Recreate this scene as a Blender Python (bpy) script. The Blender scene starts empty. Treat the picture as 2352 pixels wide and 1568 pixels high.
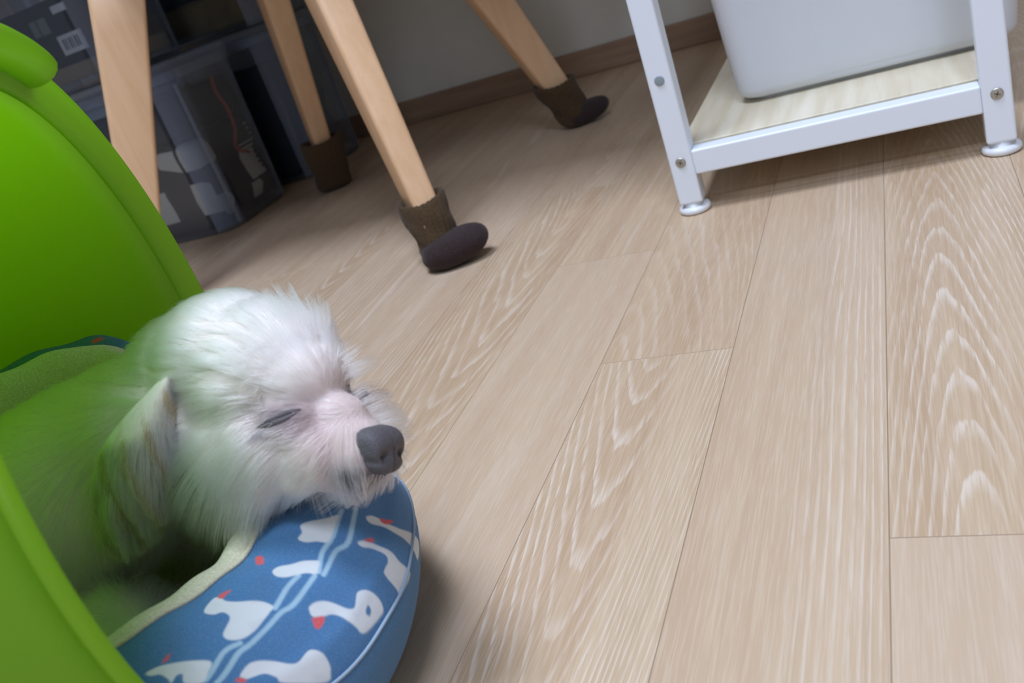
import bpy, bmesh, math, random
import numpy as np
from mathutils import Vector, Matrix, Quaternion
from mathutils.bvhtree import BVHTree

S = bpy.context.scene
COL = S.collection
rnd = random.Random(7)
rng = np.random.default_rng(7)

# ------------------------------------------------------------------ camera
CAMR = [[0.89033214, 0.32489175, -0.31898907],
        [-0.12588180, -0.49764167, -0.85819959],
        [-0.43756423, 0.80423760, -0.40216842]]
cam_data = bpy.data.cameras.new('camera')
cam = bpy.data.objects.new('camera', cam_data)
COL.objects.link(cam)
m = Matrix.Identity(4)
for i in range(3):
    m[i][0] = CAMR[0][i]
    m[i][1] = -CAMR[1][i]
    m[i][2] = -CAMR[2][i]
m[2][3] = 0.34
cam.matrix_world = m
cam_data.sensor_width = 36.0
cam_data.lens = 2079.476 / 2352 * 36
cam_data.clip_start = 0.01
cam_data.dof.use_dof = True
cam_data.dof.focus_distance = 0.60
cam_data.dof.aperture_fstop = 11.0
S.camera = cam

# ------------------------------------------------------------------ world, lights, exposure
W = bpy.data.worlds.new('room_ambient')
S.world = W
W.use_nodes = True
bgn = W.node_tree.nodes['Background']
bgn.inputs['Color'].default_value = (0.86, 0.95, 1.14, 1)
bgn.inputs['Strength'].default_value = 0.13

def area(name, loc, target, size, sizey, power, color):
    d = bpy.data.lights.new(name, 'AREA')
    d.shape = 'RECTANGLE'
    d.size = size
    d.size_y = sizey
    d.energy = power
    d.color = color
    o = bpy.data.objects.new(name, d)
    COL.objects.link(o)
    o.location = loc
    dr = Vector(target) - Vector(loc)
    o.rotation_euler = dr.to_track_quat('-Z', 'Y').to_euler()
    return o

area('ceiling_lamp', (-0.50, 0.44, 2.3), (-0.50, 0.44, 0), 0.6, 0.6, 38, (0.88, 0.975, 1.20))
area('overhead_fill', (0.36, -0.48, 2.3), (0.36, -0.48, 0), 0.6, 0.6, 25, (0.86, 0.97, 1.22))  # added overhead fill, no second lamp known
area('front_fill', (0.4, -2.4, 1.3), (0.0, 0.9, 0.1), 1.2, 1.2, 18, (0.84, 0.96, 1.24))  # added fill for the rack front and wall, no window known

S.view_settings.view_transform = 'Standard'
S.view_settings.look = 'None'
S.view_settings.gamma = 1.0
S.view_settings.use_curve_mapping = False
S.view_settings.exposure = 0.0
S.cycles.use_denoising = True
S.cycles.max_bounces = 10
S.cycles.diffuse_bounces = 5
S.cycles.glossy_bounces = 4
S.cycles.transmission_bounces = 8
S.cycles.transparent_max_bounces = 16
S.cycles.caustics_reflective = False
S.cycles.caustics_refractive = False

# ------------------------------------------------------------------ helpers
def srgb(r, g, b):
    def c(x):
        x /= 255.0
        return x / 12.92 if x <= 0.04045 else ((x + 0.055) / 1.055) ** 2.4
    return (c(r), c(g), c(b), 1.0)

class NT:
    """small node-building helper"""
    def __init__(self, name):
        self.m = bpy.data.materials.new(name)
        self.m.use_nodes = True
        self.t = self.m.node_tree
        self.b = self.t.nodes['Principled BSDF']
        self.out = self.t.nodes['Material Output']
    def n(self, typ, **kw):
        x = self.t.nodes.new(typ)
        for k, v in kw.items():
            setattr(x, k, v)
        return x
    def link(self, a, b):
        self.t.links.new(a, b)
    def val(self, sock, v):
        if isinstance(v, (int, float)):
            sock.default_value = v
        elif isinstance(v, tuple):
            sock.default_value = v
        else:
            self.link(v, sock)
    def math(self, op, a, b=0.0, c=0.0, clamp=False):
        x = self.n('ShaderNodeMath', operation=op)
        x.use_clamp = clamp
        self.val(x.inputs[0], a)
        self.val(x.inputs[1], b)
        self.val(x.inputs[2], c)
        return x.outputs[0]
    def mix(self, f, a, b, blend='MIX'):
        x = self.n('ShaderNodeMix', data_type='RGBA', blend_type=blend)
        self.val(x.inputs[0], f)
        self.val(x.inputs[6], a)
        self.val(x.inputs[7], b)
        return x.outputs[2]
    def smooth(self, v, a, b):
        x = self.n('ShaderNodeMapRange', interpolation_type='SMOOTHSTEP')
        self.val(x.inputs[0], v)
        x.inputs[1].default_value = a
        x.inputs[2].default_value = b
        return x.outputs[0]
    def noise(self, vec, scale, detail=2.0, rough=0.5, dim='3D', w=None):
        x = self.n('ShaderNodeTexNoise', noise_dimensions=dim)
        x.inputs['Scale'].default_value = scale
        x.inputs['Detail'].default_value = detail
        x.inputs['Roughness'].default_value = rough
        if vec is not None:
            self.link(vec, x.inputs['Vector'])
        if w is not None:
            self.val(x.inputs['W'], w)
        return x.outputs['Fac']
    def coord(self, kind='Object'):
        return self.n('ShaderNodeTexCoord').outputs[kind]
    def scale(self, vec, s):
        x = self.n('ShaderNodeVectorMath', operation='MULTIPLY')
        self.link(vec, x.inputs[0])
        x.inputs[1].default_value = s
        return x.outputs[0]
    def bump(self, h, strength, dist):
        x = self.n('ShaderNodeBump')
        x.inputs['Strength'].default_value = strength
        x.inputs['Distance'].default_value = dist
        self.link(h, x.inputs['Height'])
        self.link(x.outputs[0], self.b.inputs['Normal'])

def plain(name, col, rough=0.5, metal=0.0, spec=0.5, var=0.04, scale=30.0, bump=0.0, bscale=300.0):
    t = NT(name)
    co = t.coord()
    f = t.noise(co, scale, 3)
    d = tuple(max(0, c * (1 - var * 2)) for c in col[:3]) + (1,)
    l = tuple(min(1, c * (1 + var * 2)) for c in col[:3]) + (1,)
    t.link(t.mix(f, d, l), t.b.inputs['Base Color'])
    t.b.inputs['Roughness'].default_value = rough
    t.b.inputs['Metallic'].default_value = metal
    t.b.inputs['Specular IOR Level'].default_value = spec
    if bump:
        t.bump(t.noise(co, bscale, 2), bump, 0.001)
    return t.m

def link_obj(name, mesh, mat=None, parent=None, smooth=False):
    o = bpy.data.objects.new(name, mesh)
    COL.objects.link(o)
    if mat is not None and len(mesh.materials) == 0:
        mesh.materials.append(mat)
    if smooth:
        mesh.polygons.foreach_set('use_smooth', [True] * len(mesh.polygons))
    if parent is not None:
        o.parent = parent
    return o

def from_bm(name, bm, mat=None, parent=None, smooth=False):
    me = bpy.data.meshes.new(name)
    bm.normal_update()
    bm.to_mesh(me)
    bm.free()
    return link_obj(name, me, mat, parent, smooth)

def from_py(name, v, f, mat=None, parent=None, smooth=True):
    me = bpy.data.meshes.new(name)
    me.from_pydata([tuple(map(float, p)) for p in v], [], f)
    b_ = bmesh.new()
    b_.from_mesh(me)
    bmesh.ops.recalc_face_normals(b_, faces=b_.faces[:])
    b_.to_mesh(me)
    b_.free()
    me.update()
    return link_obj(name, me, mat, parent, smooth)

def thing(name, label, cat, loc=(0, 0, 0), group=None, rot=(0, 0, 0)):
    o = bpy.data.objects.new(name, None)
    COL.objects.link(o)
    o.location = loc
    o.rotation_euler = rot
    o.empty_display_size = 0.05
    o['label'] = label
    o['category'] = cat
    if group:
        o['group'] = group
    return o

def tag(o, label, cat, group=None):
    o['label'] = label
    o['category'] = cat
    if group:
        o['group'] = group
    return o

def structure(o, label=None):
    o['kind'] = 'structure'
    if label:
        o['label'] = label
    return o

def box_bm(lo, hi, bevel=0.0, seg=2, bm=None):
    b = bm or bmesh.new()
    r = bmesh.ops.create_cube(b, size=1.0)
    vs = r['verts']
    for v in vs:
        v.co = Vector([lo[i] + (v.co[i] + 0.5) * (hi[i] - lo[i]) for i in range(3)])
    if bevel > 0:
        es = list({e for v in vs for e in v.link_edges})
        bmesh.ops.bevel(b, geom=es, offset=bevel, segments=seg, affect='EDGES', profile=0.5)
    return b

def loft(rings, cap0=True, cap1=True, closed=True):
    """rings: list of (k,3) arrays -> verts, faces"""
    v, f = [], []
    k = len(rings[0])
    for r in rings:
        v.extend([tuple(p) for p in r])
    for i in range(len(rings) - 1):
        for j in range(k if closed else k - 1):
            a = i * k + j
            b = i * k + (j + 1) % k
            f.append((a, b, b + k, a + k))
    if cap0:
        f.append(tuple(range(k))[::-1])
    if cap1:
        n = (len(rings) - 1) * k
        f.append(tuple(range(n, n + k)))
    return v, f

def sweep(path, rad, k=12, cap=True, closed=False):
    """tube along path (n,3), rad scalar or list"""
    P = [Vector(p) for p in path]
    n = len(P)
    rads = [rad] * n if isinstance(rad, (int, float)) else rad
    rings = []
    up = None
    for i in range(n):
        if closed:
            t = (P[(i + 1) % n] - P[i - 1]).normalized()
        else:
            t = (P[min(i + 1, n - 1)] - P[max(i - 1, 0)]).normalized()
        if up is None:
            up = t.orthogonal().normalized()
        up = (up - t * up.dot(t)).normalized()
        s = t.cross(up)
        rings.append([P[i] + (up * math.cos(a) + s * math.sin(a)) * rads[i]
                      for a in [2 * math.pi * j / k for j in range(k)]])
    if closed:
        rings.append(rings[0])
        return loft(rings, False, False)
    return loft(rings, cap, cap)

def catmull(pts, n, closed=False):
    P = [np.array(p, float) for p in pts]
    out = []
    N = len(P)
    segs = N if closed else N - 1
    for i in range(segs):
        p0 = P[(i - 1) % N] if closed else P[max(i - 1, 0)]
        p1 = P[i]
        p2 = P[(i + 1) % N]
        p3 = P[(i + 2) % N] if closed else P[min(i + 2, N - 1)]
        for j in range(n):
            t = j / n
            out.append(0.5 * ((2 * p1) + (-p0 + p2) * t + (2 * p0 - 5 * p1 + 4 * p2 - p3) * t * t + (-p0 + 3 * p1 - 3 * p2 + p3) * t ** 3))
    if not closed:
        out.append(P[-1])
    return out

def rounded_rect(w, d, r, k=5):
    """outline points centred at origin"""
    pts = []
    for cx, cy, a0 in ((w / 2 - r, d / 2 - r, 0), (-w / 2 + r, d / 2 - r, 90), (-w / 2 + r, -d / 2 + r, 180), (w / 2 - r, -d / 2 + r, 270)):
        for j in range(k + 1):
            a = math.radians(a0 + 90 * j / k)
            pts.append((cx + r * math.cos(a), cy + r * math.sin(a)))
    return pts

# ------------------------------------------------------------------ materials
def floor_material():
    t = NT('limed_oak_laminate')
    co = t.coord()
    sep = t.n('ShaderNodeSeparateXYZ')
    t.link(co, sep.inputs[0])
    x, y = sep.outputs[0], sep.outputs[1]
    def at(nm):
        a = t.n('ShaderNodeAttribute', attribute_type='OBJECT', attribute_name=nm)
        return a.outputs['Fac']
    gc, gk, gd, gs, gf, gv, gp, gm = [at(q) for q in ('grain_center', 'grain_curve', 'grain_dir', 'grain_seed', 'grain_freq', 'tone', 'grain_power', 'grain_from')]
    # seed-shifted coordinates
    cmb = t.n('ShaderNodeCombineXYZ')
    t.link(x, cmb.inputs[0]); t.link(y, cmb.inputs[1]); t.link(gs, cmb.inputs[2])
    v = cmb.outputs[0]
    wob = t.noise(t.scale(v, (14, 1.1, 1)), 1.0, 2, 0.5)
    wob2 = t.noise(t.scale(v, (170, 9, 1)), 1.0, 2, 0.5)
    dx = t.math('SUBTRACT', x, gc)
    adx = t.math('ABSOLUTE', dx)
    px = t.math('MULTIPLY', t.math('POWER', adx, 1.5), gk)
    along = t.math('MULTIPLY', y, gd)
    ph = t.math('ADD', px, along)
    ph = t.math('ADD', ph, t.math('MULTIPLY', t.math('SUBTRACT', wob, 0.5), 0.24))
    ph = t.math('ADD', ph, t.math('MULTIPLY', t.math('SUBTRACT', wob2, 0.5), 0.020))
    ph = t.math('MULTIPLY', ph, gf)
    s = t.math('FRACT', ph)
    # sharp on one side, fading on the other like limed early wood
    line = t.math('MULTIPLY', t.smooth(s, 0.50, 0.88), t.math('SUBTRACT', 1.0, t.smooth(s, 0.90, 1.0)))
    brk = t.noise(t.scale(v, (500, 30, 1)), 1.0, 2, 0.6)
    line = t.math('MULTIPLY', line, t.smooth(brk, 0.25, 0.62))
    patch = t.noise(t.scale(v, (30, 3.0, 1)), 1.0, 2, 0.5)
    line = t.math('MULTIPLY', line, t.math('ADD', t.math('MULTIPLY', t.smooth(patch, 0.32, 0.62), 0.75), 0.25))
    line = t.math('MULTIPLY', line, gp)
    line = t.math('MULTIPLY', line, t.smooth(t.math('SUBTRACT', x, gm), -0.012, 0.012))
    pores = t.noise(t.scale(v, (900, 28, 1)), 1.0, 2, 0.6)
    pores = t.smooth(pores, 0.42, 0.66)
    fine = t.noise(t.scale(v, (260, 5, 1)), 1.0, 3, 0.6)
    broad = t.noise(t.scale(v, (40, 1.6, 1)), 1.0, 2, 0.5)
    base = t.mix(t.smooth(broad, 0.3, 0.7), srgb(185, 156, 126), srgb(199, 174, 144))
    base = t.mix(t.math('MULTIPLY', t.smooth(fine, 0.35, 0.7), 0.40), base, srgb(175, 146, 114))
    base = t.mix(t.math('MULTIPLY', gv, 1.0), base, srgb(200, 176, 151))
    colr = t.mix(t.math('MULTIPLY', pores, 0.30), base, srgb(216, 198, 177))
    colr = t.mix(t.math('MULTIPLY', line, 0.78), colr, srgb(222, 208, 191))
    t.link(colr, t.b.inputs['Base Color'])
    t.b.inputs['Roughness'].default_value = 0.36
    t.b.inputs['Specular IOR Level'].default_value = 0.38
    h = t.math('ADD', t.math('MULTIPLY', line, -0.8), t.math('MULTIPLY', pores, -0.35))
    t.bump(h, 0.35, 0.0004)
    return t.m

def wood_material(name, c1, c2, fleck, axis_scale=(90, 90, 5), rough=0.45):
    t = NT(name)
    co = t.coord()
    n1 = t.noise(t.scale(co, axis_scale), 1.0, 3, 0.55)
    n2 = t.noise(t.scale(co, tuple(a * 5 for a in axis_scale)), 1.0, 2, 0.5)
    c = t.mix(t.smooth(n1, 0.3, 0.7), c1, c2)
    c = t.mix(t.math('MULTIPLY', t.smooth(n2, 0.6, 0.75), 0.35), c, fleck)
    t.link(c, t.b.inputs['Base Color'])
    t.b.inputs['Roughness'].default_value = rough
    return t.m

def knit_material(name, c1, c2):
    t = NT(name)
    co = t.coord()
    n1 = t.noise(co, 900, 3, 0.7)
    n2 = t.noise(t.scale(co, (1, 1, 0.2)), 400, 2)
    c = t.mix(t.smooth(n1, 0.35, 0.7), c1, c2)
    t.link(c, t.b.inputs['Base Color'])
    t.b.inputs['Roughness'].default_value = 0.95
    t.b.inputs['Specular IOR Level'].default_value = 0.1
    t.b.inputs['Sheen Weight'].default_value = 0.12
    t.bump(t.math('ADD', n1, n2), 0.5, 0.0006)
    return t.m

def clear_plastic(name, tint, alpha, spec=0.25, haze=(0.55, 0.6, 0.68, 1)):
    t = NT(name)
    tr = t.n('ShaderNodeBsdfTransparent')
    tr.inputs[0].default_value = tint
    gl = t.n('ShaderNodeBsdfGlossy')
    gl.inputs['Roughness'].default_value = 0.18
    df = t.n('ShaderNodeBsdfDiffuse')
    df.inputs[0].default_value = haze
    lw = t.n('ShaderNodeLayerWeight')
    lw.inputs[0].default_value = 0.35
    m1 = t.n('ShaderNodeMixShader')
    t.link(t.math('ADD', t.math('MULTIPLY', lw.outputs['Facing'], 0.10), alpha), m1.inputs[0])
    t.link(tr.outputs[0], m1.inputs[1]); t.link(df.outputs[0], m1.inputs[2])
    m2 = t.n('ShaderNodeMixShader')
    t.link(t.math('MULTIPLY', lw.outputs['Fresnel'], spec), m2.inputs[0])
    t.link(m1.outputs[0], m2.inputs[1]); t.link(gl.outputs[0], m2.inputs[2])
    t.link(m2.outputs[0], t.out.inputs[0])
    return t.m

def soft_plastic(name, col, trans, transl=0.4, rough=0.35):
    """coloured plastic that lets some light through its wall"""
    t = NT(name)
    f = t.noise(t.coord(), 14, 2)
    d = tuple(c * 0.94 for c in col[:3]) + (1,)
    t.link(t.mix(f, d, col), t.b.inputs['Base Color'])
    t.b.inputs['Roughness'].default_value = rough
    t.b.inputs['Specular IOR Level'].default_value = 0.4
    tl = t.n('ShaderNodeBsdfTranslucent')
    tl.inputs[0].default_value = trans
    mx = t.n('ShaderNodeMixShader')
    mx.inputs[0].default_value = transl
    t.link(t.b.outputs[0], mx.inputs[1]); t.link(tl.outputs[0], mx.inputs[2])
    t.link(mx.outputs[0], t.out.inputs[0])
    return t.m

M_floor = floor_material()
M_joint = plain('plank_edge', srgb(168, 147, 125), 0.85, spec=0.1)
M_sub = plain('floor_underlay', srgb(96, 76, 58), 0.9)
M_wall = plain('painted_wall', srgb(222, 219, 206), 0.85, var=0.02, bump=0.15, bscale=500)
M_base = wood_material('baseboard_wood', srgb(150, 122, 98), srgb(166, 138, 112), srgb(120, 95, 72), (6, 90, 90))
M_beech = wood_material('beech_wood', srgb(216, 175, 134), srgb(222, 183, 144), srgb(194, 150, 110))
M_knit = knit_material('brown_knit', srgb(60, 46, 33), srgb(98, 79, 56))
M_felt = knit_material('plum_felt', srgb(46, 36, 36), srgb(70, 58, 58))
M_white = plain('white_powder_coat', srgb(230, 236, 244), 0.38, var=0.01)
M_board = wood_material('pale_maple_board', srgb(216, 204, 176), srgb(232, 224, 203), srgb(198, 182, 150), (60, 4, 60), 0.4)
M_screw = plain('screw_metal', srgb(176, 170, 158), 0.45, 0.75)
M_cap = plain('grey_plastic_cap', srgb(140, 150, 156), 0.5)
M_bin = soft_plastic('milky_plastic', srgb(230, 233, 238), srgb(226, 230, 236), 0.22, 0.3)
M_foot = plain('white_foot_plastic', srgb(226, 229, 232), 0.35, var=0.01)
M_green = soft_plastic('lime_plastic', srgb(170, 212, 70), srgb(174, 220, 0), 0.66, 0.33)
M_fleece = knit_material('cream_fleece', srgb(206, 198, 172), srgb(232, 226, 206))
M_nose = plain('nose_leather', srgb(88, 84, 88), 0.55, spec=0.3, var=0.15, scale=600, bump=0.5, bscale=1400)
M_lid = plain('dark_eyelid_skin', srgb(78, 68, 72), 0.6, var=0.1, scale=400)
M_black = plain('black_card', srgb(26, 27, 32), 0.6, var=0.1)
M_label = plain('white_paper', srgb(232, 234, 234), 0.7, var=0.02)
M_ink = plain('grey_ink', srgb(88, 98, 104), 0.7)
M_clear = clear_plastic('clear_box_plastic', (0.88, 0.91, 0.95, 1), 0.012, haze=(0.45, 0.52, 0.64, 1))
M_clearrim = clear_plastic('clear_box_rim_plastic', (0.76, 0.81, 0.88, 1), 0.22, haze=(0.48, 0.54, 0.66, 1))
M_red = plain('red_cord', srgb(196, 84, 52), 0.7)
M_tan = plain('tan_card', srgb(150, 132, 108), 0.8)
M_teal = plain('teal_cloth', srgb(62, 98, 92), 0.85)
M_ochre = plain('ochre_cloth', srgb(120, 98, 52), 0.9, var=0.2)
M_greyblue = plain('grey_blue_plastic', srgb(150, 166, 180), 0.5)
M_desk = wood_material('desk_wood', srgb(176, 148, 118), srgb(190, 162, 132), srgb(150, 122, 92), (5, 80, 80))
M_seat = plain('grey_seat_shell', srgb(120, 118, 114), 0.55)

# ------------------------------------------------------------------ room shell
WALL_Y = 1.894
fl = from_bm('floor', box_bm((-3.2, -1.0, -0.05), (2.4, WALL_Y + 0.1, -0.012)), M_sub)
structure(fl, 'pale limed oak laminate floor of long narrow planks')
wb = from_bm('wall_back', box_bm((-3.2, WALL_Y, -0.05), (2.4, WALL_Y + 0.1, 2.4)), M_wall)
structure(wb, 'plain off-white wall behind the chair')
bbm = box_bm((-3.2, WALL_Y - 0.012, 0.0), (2.4, WALL_Y, 0.0525), 0.003)
bb = from_bm('baseboard_back', bbm, M_base)
structure(bb, 'low brown wooden baseboard along the wall')

# planks: rows run along Y, joints stepped row by row
PW, PL, GAP = 0.110, 1.20, 0.0
EDGE0 = -0.0442
joint = {-1: 0.392, 0: 1.13, 1: 0.616, 2: 0.843, 3: 1.093}
SPEC = {  # (row, index) : centre, curve, dir, freq, tone, strength
}
plank_meshes = {}
def plank_mesh(length):
    key = round(length, 4)
    if key not in plank_meshes:
        bm = bmesh.new()
        w, l = PW / 2 - GAP / 2, length / 2 - GAP / 2
        e = 0.0004
        rings = []
        for (dw, z) in ((0, -0.012), (0, -0.0004), (e, 0.0)):
            rings.append([(-w + dw, -l + dw, z), (w - dw, -l + dw, z), (w - dw, l - dw, z), (-w + dw, l - dw, z)])
        v, f = loft(rings, False, True)
        me = bpy.data.meshes.new('plank')
        me.from_pydata(v, [], f)
        me.materials.append(M_floor)
        me.materials.append(M_joint)
        for i_, p_ in enumerate(me.polygons):
            p_.material_index = 0 if i_ == len(me.polygons) - 1 else 1
        plank_meshes[key] = me
    return plank_meshes[key]

for r in range(-20, 27):
    xc = EDGE0 - PW * (r + 0.5)
    if xc - PW / 2 < -3.2 or xc + PW / 2 > 2.4:
        continue
    j = joint.get(r, (0.392 + 0.2265 * (r + 1)) % PL)
    y0 = j - PL * math.ceil((j + 1.0) / PL)
    k = 0
    while y0 < WALL_Y:
        a, b = max(y0, -1.0), min(y0 + PL, WALL_Y - 0.001)
        if b - a > 0.01:
            o = bpy.data.objects.new('plank', plank_mesh(b - a))
            COL.objects.link(o)
            o.parent = fl
            o.location = (xc, (a + b) / 2, 0)
            kind = rnd.random()
            big = kind < 0.5
            o['grain_center'] = (rnd.uniform(-0.03, 0.03) if big else rnd.choice((-1, 1)) * rnd.uniform(0.05, 0.09))
            o['grain_curve'] = rnd.uniform(18, 26)
            o['grain_dir'] = rnd.choice((-1.0, 1.0)) * rnd.uniform(0.55, 0.9) if big else rnd.uniform(-0.25, 0.25)
            o['grain_seed'] = rnd.uniform(0, 90)
            o['grain_freq'] = rnd.uniform(24, 30) if big else rnd.uniform(18, 26)
            o['grain_from'] = -1.0
            o['tone'] = rnd.uniform(0.0, 0.45)
            o['grain_power'] = rnd.uniform(0.75, 1.0) if big else rnd.uniform(0.55, 0.9)
            key = (r, round(a, 2))
            SPEC[key] = o
        y0 += PL

def setplank(r, y, **kw):
    best = None
    for (rr, a), o in SPEC.items():
        if rr == r and abs(o.location.y - y) < o.dimensions.y / 2:
            best = o
    if best:
        for k_, v_ in kw.items():
            best[k_] = v_
bpy.context.view_layer.update()
setplank(1, 0.4, grain_center=-0.012, grain_curve=25.0, grain_dir=-0.72, grain_freq=27.0, tone=0.05, grain_power=1.0)
setplank(1, 0.9, grain_center=-0.05, grain_curve=12.0, grain_dir=0.6, grain_freq=24.0, tone=0.0, grain_power=0.45)
setplank(0, 0.5, grain_from=0.006, grain_center=-0.25, grain_curve=9.0, grain_dir=0.03, grain_freq=24.0, tone=0.40, grain_power=0.75)
setplank(-1, 0.7, grain_center=-0.012, grain_curve=24.0, grain_dir=0.70, grain_freq=26.0, tone=0.05, grain_power=1.0)
setplank(-1, 0.2, grain_center=0.08, grain_curve=6.0, grain_dir=0.05, grain_freq=16.0, tone=0.75, grain_power=0.12)
setplank(2, 0.5, grain_center=0.10, grain_curve=6.0, grain_dir=0.05, grain_freq=16.0, tone=0.55, grain_power=0.25)
setplank(2, 1.1, grain_center=0.09, grain_curve=8.0, grain_dir=0.05, grain_freq=20.0, tone=0.10, grain_power=0.45)
setplank(3, 0.7, grain_center=0.02, grain_curve=14.0, grain_dir=-0.5, grain_freq=30.0, tone=0.0, grain_power=0.9)

# ------------------------------------------------------------------ chair with splayed legs
CH = thing('chair', 'chair on four splayed flat beech legs standing before the wall', 'chair', (-0.785, 1.18, 0))
legs = []
for name, fx, fy, lx, ly in (('A', -1.04, 0.91, 0.26, 0.262), ('B', -1.03, 1.445, 0.267, -0.246),
                             ('C', -0.540, 0.912, -0.265, 0.32), ('D', -0.522, 1.465, -0.29, -0.21)):
    rings = []
    sx, sy = (1 if lx > 0 else -1), (1 if ly > 0 else -1)
    rad = Vector((sx, sy, 0)).normalized()
    tan = Vector((-sy, sx, 0)).normalized()
    for z in (0.0 if name == 'A' else 0.009, 0.05, 0.10, 0.16, 0.22, 0.30, 0.38, 0.475):
        wr = 0.040 + 0.034 * z / 0.4
        wt = 0.029 + 0.016 * z / 0.4
        c = Vector((fx + lx * z + 0.785, fy + ly * z - 1.18, z))
        ring = [c + rad * px + tan * py for px, py in rounded_rect(wr, wt, 0.0065, 4)]
        rings.append(ring)
    if sx * sy < 0:
        rings = [r[::-1] for r in rings]
    v, f = loft(rings)
    o = from_py('leg', v, f, M_beech, CH, True)
    legs.append(o)
# moulded seat shell (above the frame)
v, f = [], []
nu, nv = 14, 20
for side in (0, 1):
    for j in range(nv):
        for i in range(nu):
            u = i / (nu - 1) * 2 - 1
            w = j / (nv - 1) * 2 - 1
            xx = 0.235 * u * math.sqrt(max(0, 1 - 0.45 * w * w))
            yy = 0.225 * w * math.sqrt(max(0, 1 - 0.35 * u * u))
            zz = 0.475 + 0.035 * (u * u) ** 1.5 + 0.02 * w * w + (0.014 if side else 0)
            v.append((xx, yy, zz))
n0 = nu * nv
for j in range(nv - 1):
    for i in range(nu - 1):
        a = j * nu + i
        f.append((a + 1, a, a + nu, a + nu + 1))
        f.append((n0 + a, n0 + a + 1, n0 + a + nu + 1, n0 + a + nu))
per = [i for i in range(nu)] + [j * nu + nu - 1 for j in range(1, nv)] + [(nv - 1) * nu + i for i in range(nu - 2, -1, -1)] + [j * nu for j in range(nv - 2, 0, -1)]
for i in range(len(per)):
    a, b = per[i], per[(i + 1) % len(per)]
    f.append((a, b, b + n0, a + n0))
from_py('seat', v, f, M_seat, CH, True)

# ------------------------------------------------------------------ knitted leg socks
def leg_sock(foot, lean, label, toe=None, cuff_top=0.075, tilt=(0, 0), rs=1.0):
    root = thing('leg_sock', label, 'sock', (foot[0], foot[1], 0), 'knitted socks on the chair legs')
    k = 72
    rings = []
    prof = [(0.004, 0.0245), (0.012, 0.0265), (0.024, 0.0262), (0.034, 0.0258), (0.045, 0.0268), (0.056, 0.0285),
            (0.066, 0.0300), (cuff_top - 0.004, 0.0308), (cuff_top, 0.0300), (cuff_top + 0.0005, 0.0280), (cuff_top - 0.006, 0.0262), (cuff_top - 0.02, 0.0250)]
    for z, r in prof:
        ring = []
        for j in range(k):
            a = 2 * math.pi * j / k
            rib = 1 + 0.034 * math.cos(a * 24)
            fold = 0.0016 * math.sin(3 * a + z * 160) * (1 if z < cuff_top - 0.01 else 0.4)
            rr = (r * rs + fold) * rib
            cx = lean[0] * z + tilt[0] * max(0, z - 0.02)
            cy = lean[1] * z + tilt[1] * max(0, z - 0.02)
            dz = 0.0025 * math.sin(2 * a + 0.7) + 0.0008 * math.cos(a * 24) if z > cuff_top - 0.012 else 0
            ring.append((cx + rr * math.cos(a), cy + rr * math.sin(a) * 0.92, z + dz))
        rings.append(ring)
    v, f = loft(rings, True, False)
    from_py('cuff', v, f, M_knit, root)
    # stitched felt sole, a thick rounded pad lying askew under the cuff
    if toe:
        tx, ty, ang, la, lb, h, pitch = toe
        rings = []
        q = Matrix.Rotation(math.radians(ang), 3, 'Z') @ Matrix.Rotation(math.radians(pitch), 3, 'Y')
        for t_ in np.linspace(-1, 1, 13):
            zz = math.sin(t_ * math.pi / 2)
            rr = math.cos(t_ * math.pi / 2) ** 0.55 if abs(t_) < 1 else 0.02
            ring = []
            for j in range(40):
                a = 2 * math.pi * j / 40
                wob = 1 + 0.02 * math.sin(5 * a + 2 * t_)
                p = Vector((la * rr * math.cos(a) * wob, lb * rr * math.sin(a) * wob, h * zz))
                ring.append(q @ p + Vector((tx, ty, 0)))
            rings.append(ring)
        zmin = min(p.z for r_ in rings for p in r_)
        rings = [[Vector((p.x, p.y, p.z - zmin + 0.0003)) for p in r_] for r_ in rings]
        v, f = loft(rings, True, True)
        from_py('sole', v, f, M_felt, root)
    return root

leg_sock((-0.540, 0.912), (-0.265, 0.32), 'brown knitted sock with dark felt toe on the nearest chair leg', toe=(0.016, 0.000, 24, 0.044, 0.027, 0.019, -8), cuff_top=0.082)
leg_sock((-0.522, 1.465), (-0.29, -0.21), 'dark brown sock on the chair leg closest to the white rack', toe=(0.012, 0.0, 20, 0.043, 0.03, 0.016, -8), cuff_top=0.082, rs=1.18)
leg_sock((-1.03, 1.445), (0.267, -0.246), 'dark brown sock on the far chair leg beside the clear boxes', cuff_top=0.100, rs=1.32)

# ------------------------------------------------------------------ unseen desk over the chair, put in to shade the wall
DK = thing('desk', 'unseen wooden desk along the wall, shading the chair and boxes', 'desk', (-1.25, 1.44, 0))
from_bm('desktop', box_bm((-0.95, -0.52, 0.70), (0.95, 0.445, 0.728), 0.003), M_desk, DK)
from_bm('side_panel', box_bm((-0.93, -0.40, 0.0), (-0.905, 0.43, 0.6995), 0.002), M_desk, DK)
from_bm('side_panel', box_bm((0.90, -0.05, 0.48), (0.925, 0.43, 0.6995), 0.002), M_desk, DK)

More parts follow.
